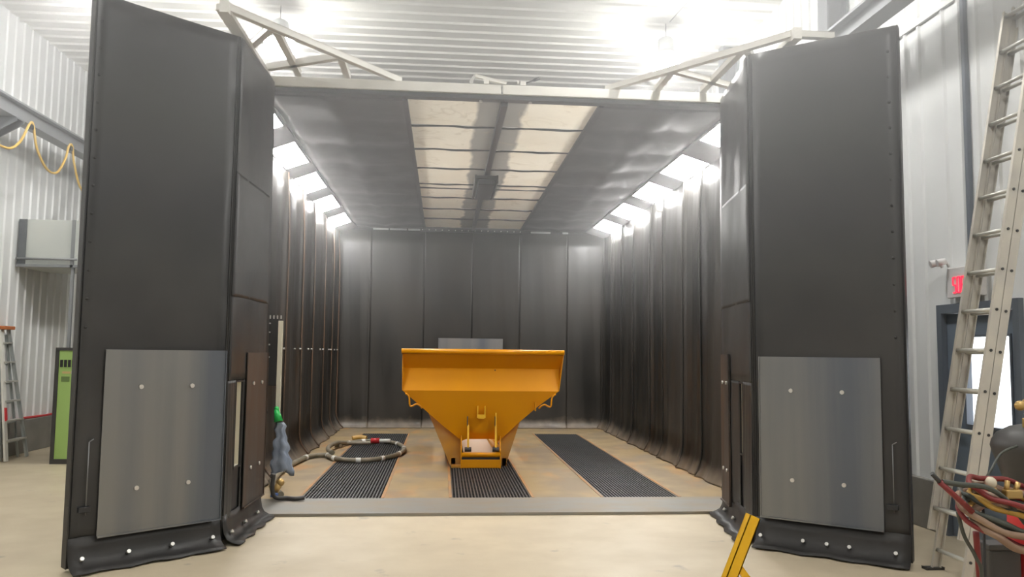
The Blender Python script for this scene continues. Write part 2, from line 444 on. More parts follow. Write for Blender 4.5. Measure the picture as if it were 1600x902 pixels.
# festoon hose
fh = thing('festoon_hose', 'yellow air hose hanging in loops below the left runway beam', 'hose', (-5.72, 11.9, 4.1))
fp = smooth_path([(-5.72, 9.95, 4.66), (-5.72, 10.3, 4.25), (-5.72, 10.75, 4.19), (-5.72, 11.05, 4.35), (-5.72, 11.27, 4.66), (-5.70, 11.33, 4.66), (-5.72, 11.50, 4.38), (-5.72, 11.8, 4.16), (-5.72, 12.10, 4.17), (-5.72, 12.33, 4.42), (-5.72, 12.44, 4.67), (-5.70, 12.5, 4.66), (-5.72, 12.62, 4.45), (-5.72, 12.87, 4.12), (-5.72, 13.2, 4.1), (-5.72, 13.6, 4.6)], 8)
MB().tube(fp, .017, 8).build('hose', 'hose_yellow', fh)
for y in (11.30, 12.47):
    MB().box(-5.75, -5.69, y - .03, y + .03, 4.60, 4.66).build('hose_trolley', 'dark_metal', fh)

# high-bay lamps (two in view, the others added unseen to brighten the hall)
def highbay(x, y, label, group='high-bay lamps'):
    t = thing('high_bay_lamp', label, 'lamp', (x, y, 5.7), group=group)
    MB().lathe((x, y, 5.72), [(.03, 0), (.12, .015), (.19, .06), (.215, .12), (.215, .20), (.19, .235), (.17, .236)]).build('globe', 'globe', t)
    MB().lathe((x, y, 5.955), [(.21, 0), (.20, .03), (.16, .08), (.10, .105), (.05, .106)]).build('reflector_dome', 'galv', t)
    MB().lathe((x, y, 6.06), [(.10, 0), (.115, .01), (.115, .17), (.08, .20), (.03, .21)]).build('ballast_housing', 'galv', t)
    MB().cyl((x, y, 6.26), (x, y, ZC - .02), .006, n=6).build('suspension_cord', 'dark_metal', t)
    return t
highbay(-2.38, 11.2, 'blazing white high-bay lamp at upper left above the left cream roof frame')
highbay(3.20, 11.2, 'blazing white high-bay lamp at upper right above the right cream roof frame')
for x, sd in ((-4.2, 'left'), (2.6, 'right')):  # out-of-view lamps added to brighten the floor and walls
    for y, nm in ((9.3 if sd == 'left' else 7.3, 'nearest the booth doors'), (3.8 if sd == 'left' else 3.2, 'halfway back'), (-1.6, 'behind the viewer')):
        highbay(x, y, 'added unseen high-bay lamp over the %s of the front hall, %s' % (sd, nm))
tag(MB().tube([(3.20, 11.0, 6.42), (3.3, 9.6, 6.40), (3.45, 8.0, 6.42), (3.5, 6.5, 6.40)], .008, 6).build('power_cord', 'dark_metal'), 'thin dark cord running along the ceiling to the upper right lamp', 'cord')

# ------------------------------------------------------------------ booth shell
struct('wall_booth_left', MB().box(BX0 - .12, BX0 - .04, BY0 + .05, BY1 + .12, 0, 4.45), 'frame_black')
struct('wall_booth_right', MB().box(BX1 + .04, BX1 + .12, BY0 + .05, BY1 + .12, 0, 4.45), 'frame_black')
struct('wall_booth_back', MB().box(BX0 - .12, BX1 + .12, BY1 + .04, BY1 + .12, 0, 4.45), 'frame_black')
struct('trim_booth_left', MB().box(BX0 - .04, -1.84, BY0 + .10, BY0 + .20, 0, 4.24, .01), 'white_steel')
struct('trim_booth_right', MB().box(2.96, BX1 + .04, BY0 + .10, BY0 + .20, 0, 4.24, .01), 'white_steel')

# booth floor: dusty plates between three grates, grey sill in front
GX = [(-1.485, -0.637), (0.128, 0.990), (1.795, 2.625)]
GY0, GY1 = 8.78, 15.58
mb = MB(); e = .03
xs = [BX0 - .04] + [v for g in GX for v in g] + [BX1 + .04]
for i in range(0, len(xs), 2): mb.box(xs[i], xs[i + 1], GY0, GY1, 0.001, BF)
mb.box(BX0 - .04, BX1 + .04, GY1, BY1 + .04, 0.001, BF)
struct('floor_booth', mb, 'booth_plate')
struct('floor_sill', MB().box(BX0 - .04, BX1 + .04, BY0, GY0, 0.001, BF + .004, .003), 'sill')
mb = MB()
for i, (a, b) in enumerate(GX):
    for x in (a - .035, b + .005): mb.box(x, x + .03, GY0, GY1, BF - .01, BF + .006)
struct('trim_grate_edge', mb, 'rust_edge')
names = ('leftmost dark steel floor grate under the coiled hose', 'middle dark steel floor grate running under the yellow hopper', 'rightmost dark steel floor grate, lying clear of everything')
for (a, b), nm in zip(GX, names):
    t = thing('floor_grate', nm, 'grate', ((a + b) / 2, (GY0 + GY1) / 2, 0.001), group='floor grates in the booth')
    MB().box(a, b, GY0, GY1, 0.0005, .004).build('grate_pan', 'pit', t)
    mb = MB(); x = a + .006
    while x < b - .004:
        mb.box(x - .007, x + .007, GY0, GY1, .006, BF); x += .0355
    mb.box(a, b, GY0, GY0 + .01, .006, BF).box(a, b, GY1 - .01, GY1, .006, BF)
    mb.build('bearing_bars', 'grate', t)
    mb = MB(); y = GY0 + .06
    while y < GY1: mb.box(a, b, y - .003, y + .003, .012, BF - .003); y += .10
    mb.build('cross_rods', 'grate', t)

# hanging rubber sheets on the booth walls
def noise1(x, s): return math.sin(x * 1.7 + s) * .5 + math.sin(x * 3.9 + s * 2.3) * .3 + math.sin(x * 7.7 + s * 1.1) * .2
def curtain(side, a0, a1, seed, label, group, z_top=4.06, flare=.20, bolts=True):
    """side: 'left', 'right', 'back'. a runs along the wall."""
    def P(a, z, d):
        if side == 'left': return (BX0 + d, a, z)
        if side == 'right': return (BX1 - d, a, z)
        return (a, BY1 - d, z)
    mid = (a0 + a1) / 2
    t = thing('rubber_curtain', label, 'curtain', P(mid, 0.02, 0), group=group)
    W = a1 - a0
    def disp(u, z):
        amp = .010 if side == 'back' else .026
        d = .022 + amp * (0.5 + 0.5 * math.sin(u * 2 * PI * 1.5 + seed)) + .35 * amp * noise1(u * 6 + z * .35, seed)
        d += (.010 if side == 'back' else .045) * math.exp(-((1 - u) / .05) ** 2)
        d *= (.45 + .55 * min(1, (z_top - z) / .8 + .15))
        zf = .40 if side != 'back' else .16
        if z < zf: d += flare * ((zf - z) / zf) ** 2.2
        return d
    zs = [BF + .008, .05, .09, .14, .2, .27, .35, .45, .6] + [.6 + (z_top - .6) * k / 12 for k in range(1, 13)]
    us = [k / 26 for k in range(27)]
    MB().sheet([[P(a0 + u * W, z, disp(u, z)) for u in us] for z in zs]).build('rubber_sheet', 'rubber_lining', t, solid=.008)
    if side != 'back':
        MB().tube([P(a1, z, disp(1.0, z) + .006) for z in zs[1:]], .013, 8).build('sheet_edge', 'rubber_seam' if side == 'left' else 'rubber_lining', t)
        if bolts:
            for u in (.965, .80):
                p = V(P(a0 + u * W, 1.62, disp(u, 1.62))); q = V(P(a0 + u * W, 1.62, disp(u, 1.62) + .03))
                MB().cyl(p, q, .014, n=8).build('bolt', 'zinc', t)
    return t
ords = ['first', 'second', 'third', 'fourth', 'fifth', 'sixth', 'seventh', 'eighth', 'ninth', 'tenth', 'eleventh', 'twelfth']
le = [8.22, 9.0, 9.9, 11.1, 12.25, 13.3, 14.6, 15.7, 16.5]
for i in range(8):
    curtain('left', le[i], le[i + 1], i * 1.3, 'black rubber sheet with rusty edge on the left booth wall, %s from the doors' % ords[i], 'rubber sheets on the left booth wall')
re = [8.22, 9.2, 10.2, 10.95, 12.05, 12.8, 13.9, 14.9, 15.8, 16.6]
for i in range(9):
    curtain('right', re[i], re[i + 1], i * 2.1 + .5, 'black rubber sheet on the right booth wall, %s from the doors' % ords[i], 'rubber sheets on the right booth wall', bolts=False, flare=.13)
ce = [BX0 + .02, -1.53, -.42, .59, 1.6, 2.62, BX1 - .02]
cl = ['leftmost', 'second from the left', 'third from the left', 'third from the right', 'second from the right', 'rightmost']
for i in range(6):
    curtain('back', ce[i], ce[i + 1], i * 1.9, 'black rubber sheet on the back booth wall, ' + cl[i], 'rubber sheets on the back booth wall', z_top=4.14, flare=.16)
# clamp bars and bolts along the top of the back wall
for (a, b, nm) in ((-1.50, -1.18, 'leftmost'), (-1.15, -.80, 'second from the left'), (-.77, -.50, 'third from the left'), (1.82, 2.24, 'fourth from the left'), (2.50, 2.62, 'short rightmost')):
    tag(MB().box(a, b, BY1 - .12, BY1 - .09, 4.135, 4.17).build('clamp_bar', 'galv'), 'grey clamp bar along the top of the back wall, ' + nm, 'clamp bar', 'clamp bars on the back wall')
t = thing('bolted_rail', 'black rail with a row of bright bolts at the back end of the filters', 'rail', (.56, BY1 - .14, 4.13))
MB().box(-.52, 1.64, BY1 - .13, BY1 - .06, 4.12, 4.185).build('rail', 'frame_black', t)
bz = MB().cyl((0, 0, 0), (0, -.03, 0), .012, n=8).build('bolt', 'zinc', t, local=True)
bz.location = (-.47 - .56, 0.01, .022)
for k in range(1, 16):
    copy_part(bz, (-1.03 + k * .1375, 0.01, .022), t)
# hand-high steel plate on the back wall
t = thing('wear_plate', 'grey steel plate bolted to the back wall behind the hopper', 'plate', (.55, BY1 - .14, .6))
MB().box(-.10, 1.245, BY1 - .15, BY1 - .13, .62, 1.885, .004).build('plate', 'plate', t)
for x in (.1, 1.04):
    for z in (.8, 1.3): MB().cyl((x, BY1 - .15, z), (x, BY1 - .17, z), .015, n=8).build('bolt', 'zinc', t)

# ------------------------------------------------------------------ booth roof
FX0, FXa, FXb, FX1 = -.41, .555, .625, 1.585
def roof_side(name, xa, xb, seed):
    ny = 72; nx = 16; rows = []
    for j in range(ny + 1):
        y = BY0 + .12 + (BY1 - BY0 - .12) * j / ny
        row = []
        for i in range(nx + 1):
            u = i / nx; ph = ((y - BY0) / 1.07) % 1.0
            sag = .035 * math.sin(PI * ph) ** .6 * (.5 + .5 * math.sin(PI * u)) + .012 * noise1(u * 7 + y, seed)
            fold = .03 * math.exp(-((u - .45) / .05) ** 2)
            row.append((xa + (xb - xa) * u, y, BZ + .03 - sag - fold))
        rows.append(row)
    return struct(name, MB().sheet(rows), 'rubber_roof', solid=.012)
roof_side('ceiling_booth_left', -1.85, FX0, 1.0)
roof_side('ceiling_booth_right', 3.03, FX1, 2.4)
# steel roof deck above the rubber (open over the filters)
struct('ceiling_booth_deck', MB().box(BX0 - .12, FX0 - .02, BY0 + .12, BY1 + .12, 4.30, 4.34).box(FX1 + .02, BX1 + .12, BY0 + .12, BY1 + .12, 4.30, 4.34), 'frame_black')
fy = [7.99 + 1.072 * k for k in range(9)]
fy[0] = 8.06; fy[8] = BY1 - .14
for sx, (xa, xb, nm) in enumerate(((FX0, FXa, 'left'), (FXb, FX1, 'right'))):
    for k in range(8):
        rows = []
        for j in range(7):
            y = fy[k] + .012 + (fy[k + 1] - fy[k] - .024) * j / 6
            rows.append([(xa + (xb - xa) * i / 10, y, BZ + .012 - .015 * math.sin(PI * j / 6) * math.sin(PI * i / 10) + .004 * noise1(i * .7 + k * 3, sx)) for i in range(11)])
        o = MB().sheet(rows).build('ceiling_filter', 'filter')
        if o.data.polygons[0].normal.z > 0: o.data.flip_normals()
        tag(o, 'cream filter panel in the booth ceiling, %s of the centre beam, %s from the doors' % (nm, ords[k]), 'ceiling panel', 'cream filter panels in the booth ceiling')
t = thing('ceiling_grid', 'black grid of beams and cross ribs holding the cream filter panels', 'grid', (CX, 12.3, BZ - .05))
MB().box(FXa, FXb, fy[0], fy[8], BZ - .055, BZ + .06).build('centre_beam', 'frame_black', t)
MB().box(FX0 - .05, FX0, fy[0], fy[8], BZ - .03, BZ + .06).build('side_beam', 'frame_black', t)
MB().box(FX1, FX1 + .05, fy[0], fy[8], BZ - .03, BZ + .06).build('side_beam', 'frame_black', t)
for k in range(1, 8):
    for (xa, xb) in ((FX0, FXa), (FXb, FX1)):
        pts = [(xa + (xb - xa) * i / 12, fy[k] + .012 * noise1(i * .9 + k * 2, xa * 3), BZ + .002 - .006 * math.sin(i * .8 + k)) for i in range(13)]
        MB().tube(pts, .013, 6).build('cross_rib', 'frame_black', t)
for k in (4,):
    for (xa, xb) in ((FX0, FXa), (FXb, FX1)): MB().box(xa, xb, fy[k] + .27, fy[k] + .29, BZ - .012, BZ + .01).build('cross_rib', 'frame_black', t)
t = thing('hoist_trolley', 'black trolley box clamped under the centre beam of the booth ceiling', 'trolley', (CX, 11.9, BZ - .3))
MB().box(CX - .17, CX + .17, 11.3, 12.6, BZ - .11, BZ - .057, .01).build('trolley_plate', 'frame_black', t)
MB().box(CX - .12, CX + .12, 11.32, 12.5, BZ - .19, BZ - .11, .01).build('trolley_box', 'frame_black', t)
for s in (-1, 1):
    MB().box(CX + s * .155 - .012, CX + s * .155 + .012, 11.3, 12.6, BZ - .17, BZ - .05).build('side_cheek', 'rubber', t)
for sx, x in ((-1, CX - .24), (1, CX + .27)):
    tag(MB().cyl((x, 8.02, BZ + .0), (x, 8.02, BZ - .03), .018, n=10).build('bolt_head', 'zinc'), 'bright bolt under the cream header beam, %s of the centre beam' % ('left' if sx < 0 else 'right'), 'bolt', 'bolts under the header')

# light fittings in the sloping edge of the booth roof
ly = [8.12, 9.90, 11.58, 13.28, 14.98]; LL = 1.15
for sx, (xi, xo, nm) in enumerate(((-1.86, BX0, 'left'), (3.02, BX1, 'right'))):
    s = 1 if xo > xi else -1; zi, zo = BZ - .005, BZ - .14
    # strip pieces between lights
    mb = MB(); prev = BY0 + .12
    for y in ly + [BY1 + .02]:
        mb.plate([(xi, prev, zi), (xo, prev, zo), (xo, y, zo), (xi, y, zi)], (0, 0, .02))
        prev = y + LL
    mb.plate([(xi, BY0 + .12, zi), (xi + s * .03, BY0 + .12, zi - .01), (xi + s * .03, BY1, zi - .01), (xi, BY1, zi)], (0, 0, .02))
    mb.plate([(xo, BY0 + .12, zo), (xo - s * .03, BY0 + .12, zo + .01), (xo - s * .03, BY1, zo + .01), (xo, BY1, zo)], (0, 0, .02))
    struct('ceiling_booth_slope_' + nm, mb, 'rubber_roof')
    for k, y in enumerate(ly):
        t = thing('light_fitting', 'glaring white light over the %s booth wall, %s from the doors' % (nm, ords[k]), 'light', ((xi + xo) / 2, y + LL / 2, zo), group='light panels along the booth roof edges')
        q = lambda u, yy, dz: (xi + (xo - xi) * u, yy, zi + (zo - zi) * u + dz)
        MB().plate([q(.07, y + .03, .012), q(.93, y + .03, .012), q(.93, y + LL - .03, .012), q(.07, y + LL - .03, .012)], (0, 0, .006)).build('diffuser', 'tube_light', t)
        mb = MB()
        for (u0, u1, ya, yb) in ((.0, 1, y, y + .03), (0, 1, y + LL - .03, y + LL), (0, .07, y + .03, y + LL - .03), (.93, 1, y + .03, y + LL - .03)):
            mb.plate([q(u0, ya, 0), q(u1, ya, 0), q(u1, yb, 0), q(u0, yb, 0)], (0, 0, .03))
        mb.build('frame', 'frame_black', t)
        MB().plate([q(0, y, .03), q(1, y, .03), q(1, y + LL, .03), q(0, y + LL, .03)], (0, 0, .05)).build('housing', 'galv', t)

# ------------------------------------------------------------------ header and cream roof frames
t = thing('header_beam', 'cream painted steel beam across the top of the booth opening', 'beam', (CX, 8.0, 4.2))
for a, b in ((-1.95, -.005 + .55), (.565, 3.10)):
    MB().box(a, b, 7.94, 8.06, 4.235, 4.335, .006).build('beam', 'white_steel', t)
MB().box(-1.9, 3.08, 7.97, 8.08, 4.19, 4.236).build('rubber_strip', 'rubber', t)
MB().bar((.28, 7.95, 4.42), (.60, 7.95, 4.35), .035, .03, bev=.004).build('latch_arm', 'white_steel', t)
MB().bar((.28, 7.95, 4.42), (.24, 7.95, 4.365), .03, .03).cyl((.24, 7.93, 4.35), (.24, 7.97, 4.35), .02, n=10).build('latch_tip', 'zinc', t)
MB().box(.37, .42, 7.93, 7.98, 4.335, 4.385).bar((.36, 7.95, 4.375), (.44, 7.95, 4.40), .03, .02).build('latch_pivot', 'white_steel', t)
MB().box(.745, .80, 7.93, 7.98, 4.335, 4.375).cyl((.72, 7.95, 4.35), (.72, 7.95, 4.38), .01, n=8).build('latch_base', 'white_steel', t)
MB().cyl((.80, 7.95, 4.365), (.92, 7.95, 4.41), .008, n=8).cyl((.88, 7.95, 4.395), (.94, 7.95, 4.42), .017, n=8).build('latch_pin', 'dark_metal', t)

def roof_frame(s, nm):
    """flat triangular tube frame that carries the door track; s=-1 left, 1 right"""
    X_ = lambda x: CX + s * (x - CX) if s > 0 else 2 * CX - x
    # coordinates given for the right side, mirrored for the left
    mir = (lambda x: x) if s > 0 else (lambda x: 2 * CX - x)
    t = thing('roof_frame', 'cream triangular tube frame reaching out from the header above the %s doors' % nm, 'frame', (mir(2.4), 7.3, 4.3), group='cream roof frames above the doors')
    w = .055; z = 4.365
    P = lambda x, y: (mir(x), y, z)
    def member(nm_, a, b): MB().bar(P(*a), P(*b), w, w, bev=.004).build(nm_, 'white_steel', t)
    member('long_chord', (1.66, 8.03), (2.97, 6.42))
    member('end_post', (3.02, 6.42), (3.02, 8.03))
    member('strut', (2.18, 7.43), (2.18, 8.0))
    member('strut', (2.66, 6.85), (2.66, 7.95))
    member('brace', (2.20, 7.42), (2.93, 7.80))
    member('brace', (2.70, 6.82), (3.0, 7.30))
    if s > 0: member('end_tie', (2.93, 6.44), (3.32, 6.44))
    MB().bar((mir(2.97), 6.40, 4.30), (mir(2.97), 6.40, 4.40), .07, .07, up=(0, 1, 0)).build('end_cap', 'white_steel', t)
    MB().bar((mir(2.95), 6.45, 4.33), (mir(2.95), 7.9, 4.33), .04, .04).build('door_track', 'white_steel', t)
roof_frame(1, 'right'); roof_frame(-1, 'left')

# ------------------------------------------------------------------ folding door leaves (local frame: x along leaf, -y towards the viewer side)
DZ0, DZ1 = .03, 4.27
def leaf(name, label, P0, P1, face, plate=None, slot=None, bolts=(), edge_bolts=None, rod=None, seam=None, hinge_right=True, plate_mat='plate'):
    """face=-1: lining on local -y side, +1: on local +y side"""
    P0 = V(P0); P1 = V(P1); d = P1 - P0; L = d.length; a = math.atan2(d.y, d.x)
    t = thing(name, label, 'door', (P0.x, P0.y, 0), a, 'folding door leaves of the booth')
    T = .085; fy_ = 0.0
    ya, yb = (0, T) if face < 0 else (-T, 0)
    def bl(mb, n, m, sub=None, **k): return mb.build(n, m, t if sub is None else sub, local=True, **k)
    # steel leaf, with an opening where the slot is
    mb = MB()
    if slot:
        s0, s1, z0, z1 = slot
        mb.box(0, s0, ya, yb, DZ0, DZ1).box(s1, L, ya, yb, DZ0, DZ1).box(s0, s1, ya, yb, DZ0, z0).box(s0, s1, ya, yb, z1, DZ1)
    else: mb.box(0, L, ya, yb, DZ0, DZ1, .004)
    bl(mb, 'leaf', 'frame_black')
    # rubber lining, slightly wavy
    f = face
    def lining(x0, x1, z0, z1, off, amp, seed, nm):
        nx, nz = 14, 40
        rows = [[(x0 + (x1 - x0) * i / nx, f * (off + amp * (1 + noise1((z0 + (z1 - z0) * j / nz) * .9 + i * .35, seed))), z0 + (z1 - z0) * j / nz) for i in range(nx + 1)] for j in range(nz + 1)]
        return bl(MB().sheet(rows), nm, 'rubber_door', solid=.008)
    amp = .0025 if not seam else .008
    if slot:
        s0, s1, z0, z1 = slot
        lining(.01, L - .01, z1 + .02, DZ1 - .005, .006, amp, 1.3, 'rubber_lining')
        lining(.01, s0 - .015, .2, z1 + .02, .006, amp, 2.3, 'rubber_lining')
        lining(s1 + .015, L - .01, .2, z1 + .02, .006, amp, 3.3, 'rubber_lining')
        mb = MB()
        for (p, q, r_, s_) in ((s0 - .015, s1 + .015, z0 - .015, z0), (s0 - .015, s1 + .015, z1, z1 + .015), (s0 - .015, s0, z0, z1), (s1, s1 + .015, z0, z1)):
            mb.box(p, q, min(0, f * .02), max(0, f * .02), r_, s_)
        fr = bl(mb, 'slot_frame', 'frame_black')
        mb = MB().box(s1 - .005, s1 - .0005, ya, yb, z0 + .001, z1 - .001).box(s0 + .0005, s0 + .005, ya, yb, z0 + .001, z1 - .001)
        mb.box(s0 + .005, s1 - .005, ya, yb, z0 + .0005, z0 + .005).box(s0 + .005, s1 - .005, ya, yb, z1 - .005, z1 - .0005)
        bl(mb, 'slot_reveal', 'creamstrip')['label'] = 'cream painted inside of the slot'
    else:
        lining(.012, L - .012, .2, DZ1 - .005, .006, amp, 1.3 + P0.x, 'rubber_lining')
    if seam:
        lining(.0, L, seam - 1.05, seam, .016, .004, 4.1, 'overlap_sheet')
    # side edge strips
    for x in (0, L):
        bl(MB().box(x - .005, x + .005, min(ya, f * .010), max(yb, f * .010), DZ0, DZ1, .003), 'edge_strip', 'rubber')
    # skirt bent forward at the foot
    nx = 12
    prof = [(.012, .24), (.018, .16), (.03, .10), (.055, .055), (.10, .03), (.16, .015)]
    rows = [[(L * i / nx, f * (o_ * (1 + .12 * math.sin(i * 1.9))), z_ + .004 * math.sin(i * 1.3)) for i in range(nx + 1)] for o_, z_ in prof]
    sk = bl(MB().sheet(rows), 'floor_skirt', 'rubber', solid=.008)
    for s in bolts:
        bl(MB().cyl((s, f * .05, .09), (s, f * .075, .105), .015, n=8), 'bolt', 'zinc')
    if plate:
        x0, x1, z0, z1 = plate
        pl = bl(MB().box(x0, x1, min(f * .028, f * .036), max(f * .028, f * .036), z0, z1).box(x0, x1, min(f * .036, f * .05), max(f * .036, f * .05), z0, z0 + .012).box(x1 - .008 if hinge_right else x0, x1 if hinge_right else x0 + .008, min(f * .036, f * .046), max(f * .036, f * .046), z0, z1), 'kick_plate', plate_mat)
        bxs = (x0 + (x1 - x0) * .28, x0 + (x1 - x0) * .70)
        for x in bxs:
            for z in (z0 + .33, z1 - .28):
                bl(MB().cyl((x, f * .036, z), (x, f * .05, z), .017, n=10), 'bolt', 'zinc', pl)
    if edge_bolts is not None:
        first = bl(MB().ball((0, 0, 0), .012, (1, .6, 1), 8), 'bolt', 'rubber')
        k = 0; z = 1.75
        first.location = (edge_bolts, f * .014, z)
        while z < 4.1:
            z += .21
            if z < 4.2: copy_part(first, (edge_bolts, f * .014, z), t)
    if rod is not None:
        bl(MB().cyl((rod, f * .04, .40), (rod, f * .04, .92), .004, n=8).cyl((rod, f * .04, .92), (rod + .03, f * .04, .94), .004, n=8), 'drop_bolt', 'plate')
        bl(MB().box(rod - .05, rod + .03, min(0, f * .05), max(0, f * .05), .42, .46, .003), 'bolt_keeper', 'frame_black')
    return t
leaf('folding_door', 'tall black rubber-faced door leaf at left with a large bare steel plate', (-2.64, 6.04), (-1.79, 6.79), -1,
     plate=(.185, 1.125, .225, 1.59), bolts=(.083, .405, .729, 1.052), edge_bolts=.04, rod=.10)
leaf('folding_door', 'tall black rubber-faced door leaf at right with a large bare steel plate', (2.68, 6.68), (3.60, 5.94), -1,
     plate=(.04, .996, .245, 1.59), bolts=(.047, .391, .575, .744, 1.078), edge_bolts=1.11, rod=1.07, hinge_right=False)
leaf('folding_door', 'narrow-looking black door leaf turned inwards between the left plate leaf and the booth', (-1.78, 6.80), (-1.735, 7.97), -1,
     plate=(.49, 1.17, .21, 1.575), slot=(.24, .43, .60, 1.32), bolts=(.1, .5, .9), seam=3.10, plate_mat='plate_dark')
leaf('folding_door', 'shiny black door leaf seen nearly edge-on between the right plate leaf and the booth', (2.67, 6.70), (2.87, 7.98), 1,
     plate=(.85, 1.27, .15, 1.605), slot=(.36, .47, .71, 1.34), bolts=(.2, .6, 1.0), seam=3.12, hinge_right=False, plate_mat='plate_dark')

# ------------------------------------------------------------------ yellow spreader hopper
hop = thing('hopper_spreader', 'large yellow V-shaped steel hopper standing in the booth over the middle grate', 'hopper', (.55, 12.6, BF))
Y0 = 11.05; TH = .010
xl = lambda z: -.55 + .01 * (1.6 - z) / .55
xr = lambda z: 1.672 - .062 * (1.6 - z) / .53
top = MB()
lv = [(1.575, Y0 - .02), (1.375, Y0 + .14), (1.07, Y0 - .02)]
for (z0, y0), (z1, y1) in zip(lv, lv[1:]):
    top.plate([(xl(z0), y0, z0), (xr(z0), y0, z0), (xr(z1), y1, z1), (xl(z1), y1, z1)], (0, TH, 0))
top.build('front_panel', 'yellow', hop)
def yv(z): return Y0 - .02 + (1.07 - z) * .20
pts2 = [(-.542, 1.07), (1.61, 1.07), (1.34, .868), (1.10, .66), (.80, .375), (.748, .40), (.748, .56), (.69, .515), (.62, .49), (.545, .483), (.47, .49), (.40, .515), (.345, .56), (.345, .40), (.285, .375), (.0, .60), (-.29, .855)]
MB().plate([(x, yv(z), z) for x, z in pts2], (0, TH, 0)).build('lower_panel', 'yellow', hop)
MB().cyl((-.562, Y0 - .035, 1.605), (1.682, Y0 - .035, 1.605), .036, n=20).build('rim', 'yellow', hop)
for x0, x1, nm in ((-.545, -.552, 'l'), (1.61, 1.672, 'r')):
    MB().plate([(x1, Y0 - .03, 1.58), (x0, Y0 - .025, 1.07), (x0, Y0 + .25, 1.07), (x1, Y0 + .25, 1.58)], (.008, 0, 0)).build('side_flange', 'yellow', hop)
YE = 13.9
for s, (xt, xm, xb) in ((-1, (-.50, -.49, .22)), (1, (1.62, 1.56, .86))):
    MB().sheet([[(xt, y, 1.60), (xm, y, 1.08), (xb, y, .44)] for y in (Y0 + .20, YE)], smooth=False).build('trough_side', 'yellow', hop, solid=.008)
    MB().cyl((xt, Y0, 1.605), (xt, YE, 1.605), .03, n=12).build('side_rim', 'yellow', hop)
MB().plate([(-.50, YE, 1.60), (1.62, YE, 1.60), (1.56, YE, 1.08), (.86, YE, .44), (.22, YE, .44), (-.49, YE, 1.08)], (0, .01, 0)).build('rear_panel', 'yellow', hop)
# foot plates behind the V
yf = Y0 + .19
MB().plate([(-.19, yf, .76), (.13, yf, BF), (.285, yf, BF), (.285, yf, .375), (.0, yf, .60)], (0, TH, 0)).build('foot_plate', 'yellow_dusty', hop)
MB().plate([(1.13, yf, .75), (.90, yf, BF), (.80, yf, BF), (.80, yf, .375), (1.0, yf, .565)], (0, TH, 0)).build('foot_plate', 'yellow_dusty', hop)
for y in (12.2, 13.2):
    for s in ((-.19, .13), (1.13, .90)):
        MB().plate([(s[0], y, .76), (s[1], y, BF), (s[1] + (.06 if s[0] < 0 else -.06), y, BF), (s[0] + (.09 if s[0] < 0 else -.09), y, .76)], (0, .03, 0)).build('side_rib', 'yellow', hop)
# front frame box
for x in (.268, .802):
    MB().plate([(x, Y0 - .08, BF), (x, Y0 - .08, .26), (x, Y0 + .02, .44), (x, yf, .46), (x, yf, BF)], (.012, 0, 0)).build('end_cheek', 'yellow', hop)
MB().cyl((.28, Y0 - .05, .205), (.81, Y0 - .05, .205), .033, n=16).build('cross_tube', 'yellow', hop)
MB().box(.28, .81, Y0 - .07, Y0 - .055, BF + .005, .142, .003).build('front_plate', 'yellow', hop)
MB().box(.28, .81, Y0 - .052, Y0 - .04, .14, .18).build('gap_strip', 'dark_metal', hop)  # flat dark strip filling the gap below the cross tube
MB().box(.14, .28, Y0 - .03, Y0 + .17, BF + .002, .05).build('base_sill', 'yellow_dusty', hop)
for x in (.17, .88): MB().box(x - .03, x + .03, yf, YE, BF, .13).build('base_sill', 'yellow', hop)
for x, nm in ((.365, 'l'), (.745, 'r')):
    ar = MB().bar((x, Y0 - .03, .30), (x, Y0 + .03,   .60), .024, .045, up=(0, -1, 0)).build('drag_arm', 'yellow_tube', hop)
    MB().bar((x - .01, Y0 + .02, .58), (x - .01, Y0 + .03, .72), .012, .03, up=(0, -1, 0)).build('slotted_end', 'dark_metal', hop)
    MB().cyl((x - .045, Y0 - .03, .275), (x + .045, Y0 - .03, .275), .032, n=14).build('bearing', 'charcoal', hop)
MB().bar((.745, Y0 - .02, .60), (.745, Y0 + .0, .77), .014, .03, up=(0, -1, 0)).build('drag_arm', 'yellow_tube', hop)
MB().box(.485, .50, Y0 - .02, Y0 + .06, .70, .86).box(.585, .60, Y0 - .02, Y0 + .06, .70, .86).box(.50, .585, Y0 - .02, Y0 - .01, .69, .745).build('hitch_bracket', 'yellow_tube', hop)
for x in (1.28,): MB().box(x, x + .012, Y0 - .06, Y0 + .02, .80, .92).build('small_lug', 'yellow', hop)
MB().box(.72, .735, Y0 + .04, Y0 + .055, 1.345, 1.36).build('hole_spot', 'charcoal', hop)  # small dark block standing in for a hole in the panel
# conveyor tunnel
MB().box(.31, .76, Y0 + .15, YE + .3, .20, .215).build('conveyor_deck', 'deck', hop)
MB().cyl((.31, YE + .3, .19), (.76, YE + .3, .19), .03, n=10).build('tail_roller', 'dark_metal', hop)
MB().bar((.62, 11.9, .46), (.76, 11.6, .24), .05, .04).build('diagonal_guard', 'yellow_dusty', hop)
MB().bar((.33, 12.0, .44), (.62, 12.0, .45), .03, .03).build('guard_bar', 'yellow_dusty', hop)
# wire hooks
for s in (-1, 1):
    f = (lambda x: x) if s < 0 else (lambda x: 1.068 - x)
    p = [(f(-.50), Y0 - .02, 1.03), (f(-.45), Y0 - .03, .985), (f(-.435), Y0 - .03, .87), (f(-.40), Y0 - .03, .86), (f(-.35), Y0 - .03, .885), (f(-.30), Y0 - .02, .865), (f(-.27), Y0 - .01, .83)]
    MB().tube(smooth_path(p, 4), .012, 8).build('tarp_hook', 'yellow', hop)

